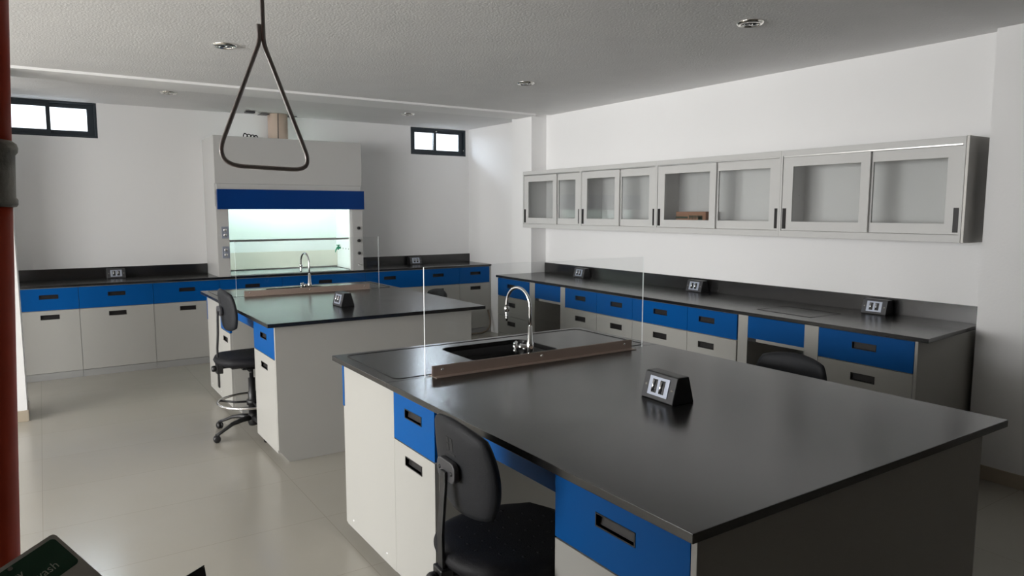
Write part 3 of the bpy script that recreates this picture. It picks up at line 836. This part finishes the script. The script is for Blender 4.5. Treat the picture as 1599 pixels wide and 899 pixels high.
# ---------------------------------------------------------------- wall cabinets
CX = 4.510; ZB, ZT = 1.405, 2.022
FC = Face((CX, 0, 0), (0, 1, 0), (-1, 0, 0))
bounds = [(5.536, 6.543), (4.494, 5.536), (3.244, 4.494), (2.012, 3.244)]
seams = [5.937, 4.975, 3.844, 2.586]
cl = ['farthest glass wall cabinet, partly in front of the pillar', 'second glass wall cabinet from the pillar on the right wall',
      'glass wall cabinet holding a brown cardboard box', 'nearest and widest-looking glass wall cabinet, with the grey side panel']
for i, (y0, y1) in enumerate(bounds):
    xb = XR-0.001 if i else 4.565
    c = thing('wall_cabinet', cl[i], 'cabinet', (4.64, (y0+y1)/2, ZB), group='glass-fronted wall cabinets')
    bm = nb(); e = 0.0005
    xb2 = XR-0.0008
    def wide(ya_, yb_, za, zb):
        box(bm, CX+0.0, xb2, ya_, yb_, za, zb)
    yy1 = min(y1-e, 6.487)
    wide(y0+e, yy1, ZB, ZB+0.018); wide(y0+e, yy1, ZT-0.018, ZT)
    wide(y0+e, y0+0.0165, ZB+0.018, ZT-0.018); wide(yy1-0.016, yy1, ZB+0.018, ZT-0.018)
    box(bm, xb2-0.010, xb2, y0+0.0165, yy1-0.016, ZB+0.018, ZT-0.018)
    if i == 0:
        box(bm, CX, 4.5655, 6.487, y1, ZB, ZT)
    obj('body', bm, 'greyin', c)
    bm = nb()
    FC.ring(bm, (y0+e, y1-e, ZB, ZT), (y0+0.016, y1-0.016, ZB+0.044, ZT-0.040), 0.0005, 0.022)
    obj('front_frame', bm, 'greycab', c, bevel=0.001)
    bm = nb(); FC.box(bm, y0+0.018, y1-0.018, ZT-0.050, ZT-0.040, 0.004, 0.020); obj('top_track', bm, 'alu', c, bevel=0.001)
    sm_ = seams[i]
    zb, zt = ZB+0.046, ZT-0.051
    for k, (a0, a1, d0) in enumerate(((sm_-0.006, y1-0.020, 0.004), (y0+0.020, sm_+0.045, -0.016))):
        st = 0.075
        h0 = a1-0.058 if k == 0 else a0+0.012
        sL = 0.07; sR = 0.07
        i4 = (a0+0.062, a1-0.080, zb+0.064, zt-0.066) if k == 0 else (a0+0.085, a1-0.062, zb+0.064, zt-0.066)
        bm = nb(); FC.ring(bm, (a0, a1, zb, zt), i4, d0, d0+0.016)
        D = obj('sliding_door', bm, 'greycab', c, bevel=0.001)
        bm = nb(); FC.box(bm, i4[0]-0.006, i4[1]+0.006, i4[2]-0.006, i4[3]+0.006, d0+0.006, d0+0.010); obj('pane', bm, 'cabglass', D)
        bm = nb()
        h0 = a1-0.036 if k == 0 else a0+0.006
        FC.ring(bm, (h0, h0+0.030, zb+0.012, zb+0.158), (h0+0.003, h0+0.027, zb+0.015, zb+0.155), d0+0.010, d0+0.0175)
        FC.box(bm, h0+0.003, h0+0.027, zb+0.015, zb+0.155, d0+0.0155, d0+0.0166)
        obj('handle', bm, 'pull', D)
    if i == 3:
        bm = nb(); box(bm, CX-0.022, XR-0.0008, y0-0.018, y0-0.0005, ZB-0.002, ZT+0.002)
        obj('side_panel', bm, 'steelside', c, bevel=0.002)
    # shelf pegs
    for yy in (y0+0.0168, yy1-0.0162):
        for xx in (4.57, 4.70):
            bm = nb(); box(bm, xx-0.012, xx+0.012, yy-0.006, yy+0.006, 1.700, 1.706)
            obj('shelf_peg', bm, 'alu', c)
b = thing('cardboard_box', 'small brown cardboard box with green print inside the third glass cabinet', 'box', (4.64, 4.17, 1.4232))
bm = nb(); box(bm, 4.575, 4.715, 4.005, 4.335, 1.4234, 1.584); obj('carton', bm, 'card', b, bevel=0.002)
bm = nb()
box(bm, 4.5742, 4.575, 4.20, 4.335, 1.527, 1.544)
for k in range(9):
    y = 4.185-k*0.0165; h = (0.030, 0.026, 0.034, 0.028)[k % 4]
    box(bm, 4.5742, 4.575, y-0.010, y, 1.554-h, 1.554)
    box(bm, 4.5742, 4.575, y-0.012, y+0.002, 1.538, 1.543)
box(bm, 4.5742, 4.575, 4.040, 4.085, 1.467, 1.545)
obj('printed_marks', bm, 'ink', b)


# ---------------------------------------------------------------- drafting stools
def warp(a, b, k):
    return (a*((1-k)+k*math.sqrt(max(0, 1-b*b/2))), b*((1-k)+k*math.sqrt(max(0, 1-a*a/2))))


def pad(bm, fn, w, h, t, k=0.8, n=14, edge=0.35, bendf=None):
    """cushion; fn maps (a, b, c) -> point, a and b across, c through the thickness"""
    G = {}
    for s in (0, 1):
        for i in range(n+1):
            for j in range(n+1):
                a, b = 2*i/n-1, 2*j/n-1
                x, y = warp(a, b, k)
                m = max(abs(a), abs(b)); q = m**7
                th = t/2*(1-edge*q)
                sh = 1-0.02*q
                G[s, i, j] = bm.verts.new(fn(x*w/2*sh, y*h/2*sh, (th if s else -th)))
    for s in (0, 1):
        for i in range(n):
            for j in range(n):
                f = (G[s, i, j], G[s, i+1, j], G[s, i+1, j+1], G[s, i, j+1])
                bm.faces.new(f if s else f[::-1]).smooth = True
    ring = [(i, 0) for i in range(n)]+[(n, j) for j in range(n)]+[(n-i, n) for i in range(n)]+[(0, n-j) for j in range(n)]
    mid = []
    for i, j in ring:
        a, b = G[0, i, j].co, G[1, i, j].co
        c = (a+b)/2
        mid.append(bm.verts.new(c))
    cen = sum((v.co for v in mid), Vector())/len(mid)
    for v in mid:
        v.co += (v.co-cen).normalized()*t*0.16
    N = len(ring)
    for q in range(N):
        p, r = ring[q], ring[(q+1) % N]
        bm.faces.new((G[0, p[0], p[1]], G[0, r[0], r[1]], mid[(q+1) % N], mid[q])).smooth = True
        bm.faces.new((mid[q], mid[(q+1) % N], G[1, r[0], r[1]], G[1, p[0], p[1]])).smooth = True


def stool(label, loc, rz, seat_h=0.58, back_c=0.86, base_rot=0.3, back_x=-0.27):
    t = thing('drafting_stool', label, 'stool', loc, rz, 'black drafting stools')
    K = dict(local=True)
    # base: hub and five legs with casters
    bm = nb(); lathe(bm, [(0, 0.055), (0.030, 0.055), (0.036, 0.075), (0.036, 0.115), (0.030, 0.145), (0, 0.145)], seg=20); obj('hub', bm, 'black', t, local=True)
    for q in range(5):
        a = base_rot+q*2*PI/5; d = Vector((math.cos(a), math.sin(a), 0)); s = Vector((-d.y, d.x, 0))
        bm = nb()
        prof = [(0.025, 0.112, 0.024, 0.020), (0.09, 0.112, 0.020, 0.018), (0.17, 0.100, 0.017, 0.014), (0.24, 0.070, 0.015, 0.011), (0.295, 0.050, 0.016, 0.010)]
        R = []
        for r, z, wd, ht in prof:
            R.append([bm.verts.new(d*r+s*(wd*math.cos(2*PI*k/12))+Vector((0, 0, z+ht*math.sin(2*PI*k/12)))) for k in range(12)])
        for A, B in zip(R, R[1:]):
            for k in range(12):
                bm.faces.new((A[k], A[(k+1) % 12], B[(k+1) % 12], B[k])).smooth = True
        bm.faces.new(R[0][::-1]); bm.faces.new(R[-1])
        lg = obj('leg', bm, 'black', t, local=True)
        bm = nb(); c = d*0.292
        ax = Vector((math.cos(a+1.1), math.sin(a+1.1), 0))
        for sg in (-1, 1):
            lathe(bm, [(0, 0.022), (0.017, 0.021), (0.0248, 0.015), (0.0248, 0.004), (0, 0.004)], c+Vector((0, 0, 0.0250)), ax*sg, 18)
        lathe(bm, [(0, 0.052), (0.009, 0.050), (0.010, 0.040), (0, 0.038)], c, (0, 0, 1), 10)
        obj('caster', bm, 'black', lg, local=True)
    bm = nb(); lathe(bm, [(0, 0.130), (0.029, 0.130), (0.029, 0.30), (0.024, 0.305), (0.024, 0.40), (0.014, 0.402), (0.014, seat_h-0.075), (0, seat_h-0.075)], seg=20)
    obj('gas_column', bm, 'black', t, local=True)
    bm = nb(); ring = [(0.232*math.cos(2*PI*k/48), 0.232*math.sin(2*PI*k/48), 0.235) for k in range(48)]
    tube(bm, ring, 0.0095, 10, closed=True); fr = obj('foot_ring', bm, 'chrome', t, local=True, label='chrome foot ring')
    bm = nb()
    for q in range(3):
        a = q*2*PI/3+0.5; d = Vector((math.cos(a), math.sin(a), 0))
        tube(bm, [d*0.030+Vector((0, 0, 0.225)), d*0.12+Vector((0, 0, 0.222)), d*0.228+Vector((0, 0, 0.233))], 0.008, 8)
    lathe(bm, [(0.0292, 0.205), (0.040, 0.207), (0.040, 0.243), (0.0292, 0.245)], seg=20)
    obj('ring_bracket', bm, 'black', fr, local=True)
    # seat
    bm = nb()
    def fs(a, b, c):
        r2 = (a*a+b*b)/0.05
        return Vector((a-0.005, b, seat_h-0.035+c-0.012*(1-r2)*(c > 0)))
    pad(bm, fs, 0.475, 0.46, 0.068, 0.85, 18, 0.38)
    for i in range(-3, 4):
        for j in range(-3, 4):
            if i*i+j*j <= 10:
                lathe(bm, [(0, 0.0004), (0.0055, 0.0003), (0.007, -0.002)], (-0.005+i*0.052, j*0.052, fs(i*0.052-0.0, j*0.052, 0.034).z), (0, 0, 1), 8)
    se = obj('seat', bm, 'pu', t, local=True)
    bm = nb(); box(bm, -0.15, 0.11, -0.075, 0.075, seat_h-0.094, seat_h-0.070); box(bm, -0.07, 0.07, -0.05, 0.05, seat_h-0.115, seat_h-0.0945)
    mech = obj('mechanism', bm, 'black', t, bevel=0.004, local=True)
    bm = nb(); tube(bm, [(0.03, 0.05, seat_h-0.10), (0.03, 0.15, seat_h-0.105), (0.03, 0.205, seat_h-0.10)], [0.004, 0.004, 0.007], 8)
    tube(bm, [(-0.05, -0.05, seat_h-0.10), (-0.05, -0.15, seat_h-0.105), (-0.05, -0.20, seat_h-0.10)], [0.004, 0.004, 0.007], 8)
    obj('lever', bm, 'black', mech, local=True)
    # rear arm, clamp and upright
    bm = nb(); box(bm, back_x+0.012, -0.12, -0.022, 0.022, seat_h-0.092, seat_h-0.080)
    box(bm, back_x-0.022, back_x+0.020, -0.030, 0.030, seat_h-0.125, seat_h-0.055)
    cl_ = obj('clamp', bm, 'black', t, bevel=0.004, local=True)
    bm = nb(); lathe(bm, [(0, 0.030), (0.018, 0.028), (0.022, 0.020), (0.022, 0.006), (0.010, 0.0), (0, 0)], (back_x-0.022, 0, seat_h-0.088), (-1, 0, 0), 12)
    obj('knob', bm, 'black', cl_, local=True)
    bm = nb()
    P_ = [(back_x-0.006, seat_h-0.225), (back_x-0.006, seat_h-0.09), (back_x-0.008, seat_h+0.05), (back_x+0.000, seat_h+0.15), (back_x+0.004, back_c-0.035), (back_x+0.004, back_c+0.0)]
    R = []
    for x, z in P_:
        R.append([bm.verts.new((x+dx, dy, z)) for dx, dy in ((-0.005, -0.017), (0.005, -0.017), (0.005, 0.017), (-0.005, 0.017))])
    for A, B in zip(R, R[1:]):
        for k in range(4):
            bm.faces.new((A[k], A[(k+1) % 4], B[(k+1) % 4], B[k]))
    bm.faces.new(R[0][::-1]); bm.faces.new(R[-1])
    obj('upright', bm, 'black', t, bevel=0.002, local=True)
    bm = nb()
    for v in rrect(-0.062, 0.062, back_c-0.030, back_c+0.032, 0.024, 5):
        pass
    pr = rrect(-0.060, 0.060, back_c-0.030, back_c+0.032, 0.024, 5)
    prism(bm, [(y, z) for y, z in pr], 'x', back_x+0.009, back_x+0.026)
    br = obj('back_bracket', bm, 'darkgrey', t, bevel=0.003, local=True)
    bm = nb()
    for y in (-0.040, 0.040):
        lathe(bm, [(0, 0.003), (0.006, 0.0025), (0.007, 0)], (back_x+0.009, y, back_c), (-1, 0, 0), 10)
    obj('bolt', bm, 'black', br, local=True)
    # backrest, dished towards the sitter
    bm = nb()
    def fb(a, b, c):
        return Vector((back_x+0.050+c+0.9*a*a-0.10*b*(1), a, back_c+0.005+b))
    pad(bm, fb, 0.385, 0.290, 0.040, 0.62, 18, 0.45)
    ba = obj('backrest', bm, 'puback', t, local=True)
    bm = nb()
    zz = back_c+0.075
    xx = back_x+0.050-0.020-0.0012-0.10*(zz-back_c)
    def em(y0, y1, z0, z1):
        quadbox(bm, [(fb(y0, z0-back_c, -0.0203).x, y0, z0), (fb(y1, z0-back_c, -0.0203).x, y1, z0), (fb(y1, z0-back_c, -0.0203).x+0.001, y1, z0), (fb(y0, z0-back_c, -0.0203).x+0.001, y0, z0),
                     (fb(y0, z1-back_c, -0.0203).x, y0, z1), (fb(y1, z1-back_c, -0.0203).x, y1, z1), (fb(y1, z1-back_c, -0.0203).x+0.001, y1, z1), (fb(y0, z1-back_c, -0.0203).x+0.001, y0, z1)])
    em(-0.022, -0.006, zz-0.016, zz+0.024); em(0.002, 0.018, zz-0.016, zz+0.004); em(0.002, 0.018, zz+0.008, zz+0.024)
    em(-0.032, 0.028, zz-0.030, zz-0.023)
    obj('embossed_emblem', bm, 'embos', ba, local=True)
    return t


D2R = math.radians
stool('black drafting stool pulled up to the left side of the near island', (1.195, 1.792, 0.0), D2R(-3), 0.585, 0.825, D2R(103), back_x=-0.245)
stool('black drafting stool with chrome foot ring at the left side of the far island', (1.200, 5.192, 0.0), D2R(1), 0.585, 0.900, D2R(201), back_x=-0.215)
stool('black stool, only its backrest top showing over the right edge of the near island', (2.640, 1.960, 0.0), D2R(180), 0.56, 0.785, PI, back_x=-0.27)
stool('black stool barely peeping over the right edge of the far island', (2.640, 5.470, 0.0), D2R(180), 0.56, 0.762, PI, back_x=-0.27)


# ---------------------------------------------------------------- ceiling lights
def downlight(x, y, z, label):
    t = thing('ceiling_downlight', label, 'ceiling light', (x, y, z), group='round chrome ceiling downlights')
    bm = nb(); lathe(bm, [(0.052, 0.0), (0.050, -0.010), (0.056, -0.016), (0.068, -0.013), (0.076, -0.004), (0.076, -0.0006), (0.052, -0.0006)], (x, y, z), seg=36)
    obj('trim_ring', bm, 'lens', t)
    bm = nb(); lathe(bm, [(0, -0.002), (0.051, -0.002), (0.0515, -0.0006), (0, -0.0006)], (x, y, z), seg=24); hs = obj('housing', bm, 'black', t)
    for dx in (-0.022, 0.022):
        bm = nb(); lathe(bm, [(0, -0.005), (0.010, -0.010), (0.020, -0.016), (0.021, -0.014), (0.014, -0.0022), (0, -0.0022)], (x+dx*0.8, y-dx*0.55, z), seg=20)
        obj('reflector', bm, 'chrome', hs)


for x, y, z, s in ((1.047, 4.88, CZ, 'round chrome ceiling downlight on the left near the hanging pull handle'),
                   (1.055, 7.29, 2.6735, 'round chrome ceiling downlight far left, before the back wall'),
                   (3.38, 2.68, CZ, 'nearest and largest round chrome ceiling downlight, top right'),
                   (3.40, 4.92, CZ, 'round chrome ceiling downlight at mid distance on the right'),
                   (3.51, 7.40, 2.6745, 'round chrome ceiling downlight far right, beside the small window')):
    downlight(x, y, z, s)

# ---------------------------------------------------------------- safety shower: pipe, head, pull handle, sign
def px_(z): return -0.031-0.029+(z-1.591)*0.045
sh = thing('safety_shower', 'orange upright shower pipe with grey coupling at the left edge', 'safety shower', (px_(0), 1.25, 0.0))
bm = nb(); lathe(bm, [(0, 0), (0.07, 0), (0.07, 0.010), (0.032, 0.014), (0, 0.014)], (px_(0), 1.25, 0.0)); obj('floor_flange', bm, 'galv', sh)
bm = nb(); tube(bm, [(px_(0.01), 1.25, 0.01), (px_(1.605), 1.25, 1.605)], 0.029, 24); obj('pipe', bm, 'orange', sh)
bm = nb(); tube(bm, [(px_(1.665), 1.25, 1.665), (px_(2.27), 1.25, 2.27)], 0.029, 24); obj('pipe', bm, 'orange', sh)
A0 = Vector((px_(1.5975), 1.25, 1.5975)); AX = Vector((0.045, 0, 1)).normalized()
bm = nb(); lathe(bm, [(0.029, 0.0), (0.0335, 0.001), (0.0355, 0.004), (0.0355, 0.011), (0.0330, 0.014), (0.0330, 0.074), (0.0360, 0.078), (0.0365, 0.084), (0.0345, 0.090), (0.029, 0.094)], A0, AX, 28)
obj('coupling', bm, 'galv', sh, label='grey galvanised coupling')
bm = nb(); tube(bm, round_path([(px_(2.26), 1.25, 2.26), (px_(2.3)+0.002, 1.25, 2.31), (0.14, 1.34, 2.31), (0.72, 1.60, 2.31), (0.72, 1.60, 2.24)], 0.05, 5, False), 0.024, 16); obj('arm', bm, 'orange', sh)
bm = nb(); lathe(bm, [(0, 2.25), (0.028, 2.25), (0.05, 2.235), (0.125, 2.19), (0.13, 2.175), (0.12, 2.172), (0, 2.185)], (0.72, 1.60, 0), seg=32); obj('shower_head', bm, 'galv', sh)
bm = nb(); lathe(bm, [(0, -0.035), (0.03, -0.035), (0.034, 0), (0.03, 0.035), (0, 0.035)], (0.3823, 1.4487, 2.31), (0.91, 0.41, 0), 20)
box(bm, 0.374, 0.391, 1.440, 1.4575, 2.262, 2.30); obj('valve', bm, 'galv', sh)
# eyewash arm carrying the sign and a paddle
bm = nb(); tube(bm, round_path([(px_(1.03), 1.25, 1.03), (px_(1.03)+0.02, 1.06, 1.03), (0.10, 0.98, 1.03)], 0.06, 5, False), 0.017, 14)
obj('eyewash_arm', bm, 'galv', sh)
pk = thing('pull_handle', 'stainless triangular shower pull handle hanging from a rod', 'pull handle', (0.3823, 1.453, 1.67))
bm = nb()
hd_ = [(0.3761, 1.4543, 1.9504), (0.3762, 1.4542, 1.925), (0.2915, 1.4712, 1.7150), (0.2950, 1.4706, 1.6800), (0.3300, 1.4636, 1.6785), (0.4430, 1.4405, 1.6735), (0.4640, 1.4368, 1.6765), (0.4560, 1.4378, 1.7160), (0.3832, 1.4528, 1.9221), (0.3823, 1.4530, 2.262)]
hd_ = [(0.3761, 1.4543, 1.9504), (0.3765, 1.4542, 1.918), (0.2865, 1.4722, 1.6800), (0.4680, 1.4358, 1.6725), (0.3835, 1.4528, 1.915), (0.3823, 1.4487, 2.262)]
tube(bm, round_path(hd_, [0, 0.015, 0.055, 0.040, 0.015, 0], 9, False), 0.0044, 12)
obj('triangle', bm, 'wire', pk)

P0 = Vector((-0.00878, 0.97741, 1.20789))
e1 = Vector((0.83171, 0.49582, 0.24983)).normalized(); e2 = Vector((0.54575, -0.64737, -0.53205)).normalized()
nn = e2.cross(e1).normalized()
if nn.y > 0: nn = -nn
sg = thing('eyewash_sign', 'tilted white sign with green panel and lettering at the lower left corner', 'sign', tuple(P0+e1*-0.11+e2*0.075))
def sp(a, b, d): return P0+e1*a+e2*b+nn*d
def splate(bm, a0, a1, b0, b1, r, d0, d1):
    pr = rrect(a0, a1, b0, b1, r, 6); A = [bm.verts.new(sp(a, b, d0)) for a, b in pr]; B = [bm.verts.new(sp(a, b, d1)) for a, b in pr]
    n = len(pr); bm.faces.new(A[::-1]); bm.faces.new(B)
    for i in range(n): bm.faces.new((A[i], A[(i+1) % n], B[(i+1) % n], B[i]))
bm = nb(); splate(bm, -0.225, 0.0008, -0.0008, 0.150, 0.005, -0.002, 0.0); obj('board', bm, 'signw', sg)
bm = nb(); splate(bm, -0.221, -0.0034, 0.0042, 0.0495, 0.005, 0.0001, 0.0005); obj('green_panel', bm, 'green', sg)
bm = nb(); splate(bm, -0.0585, -0.0535, 0.0050, 0.0095, 0.002, 0.0005, 0.0015); obj('rivet', bm, 'galv', sg)


def text(body, right, base, size, parent):
    cu = bpy.data.curves.new('lettering', 'FONT'); cu.body = body; cu.size = size; cu.align_x = 'RIGHT'; cu.extrude = 0.0
    tmp = bpy.data.objects.new('tmp', cu); COL.objects.link(tmp)
    dg = bpy.context.evaluated_depsgraph_get(); dg.update()
    me = bpy.data.meshes.new_from_object(tmp.evaluated_get(dg))
    off = Vector(parent.location)
    for v in me.vertices:
        v.co = sp(right+v.co.x, base-v.co.y, 0.0009) - off
    bpy.data.objects.remove(tmp)
    me.materials.clear(); me.materials.append(M['signt'])
    o = bpy.data.objects.new('lettering', me); COL.objects.link(o); o.parent = parent
    return o


text('Emergency', -0.0502, 0.0242, 0.0140, sg)
text('eye wash', -0.0205, 0.0395, 0.0140, sg)
bm = nb(); tube(bm, [sp(-0.09, 0.06, -0.0022), (-0.02, 1.10, 1.045)], 0.006, 8); obj('bracket', bm, 'galv', sg)

# black rimmed push plate peeping in at the bottom edge
pp = thing('push_plate', 'corner of a black rimmed dark grey push plate at the bottom edge', 'push plate', (0.12, 0.98, 1.05))
q0, q1, q2 = Vector((0.1561, 0.9812, 1.1200)), Vector((0.1328, 0.9806, 1.1111)), Vector((0.1568, 0.9748, 1.1065))
ux = (q1-q0).normalized(); uy = (q2-q0).normalized(); un_ = ux.cross(uy).normalized()
def pq(a, b, d): return q0+ux*a+uy*b+un_*d
def para(bm, a0, a1, b0, b1, d0, d1):
    quadbox(bm, [pq(a0, b0, d0), pq(a1, b0, d0), pq(a1, b1, d0), pq(a0, b1, d0), pq(a0, b0, d1), pq(a1, b0, d1), pq(a1, b1, d1), pq(a0, b1, d1)])
bm = nb(); para(bm, 0, 0.10, 0, 0.0022, -0.004, 0.004); para(bm, 0, 0.0022, 0.0022, 0.08, -0.004, 0.004)
para(bm, 0.0978, 0.10, 0.0022, 0.08, -0.004, 0.004); para(bm, 0.0022, 0.0978, 0.0778, 0.08, -0.004, 0.004); obj('rim', bm, 'black', pp, bevel=0.0008)
bm = nb(); para(bm, 0.0022, 0.0978, 0.0022, 0.0778, -0.002, 0.002); obj('plate', bm, 'darkgrey', pp)
bm = nb(); tube(bm, [pq(0.05, 0.05, 0.0), (0.095, 0.985, 1.045)], 0.005, 8); obj('stem', bm, 'galv', pp)
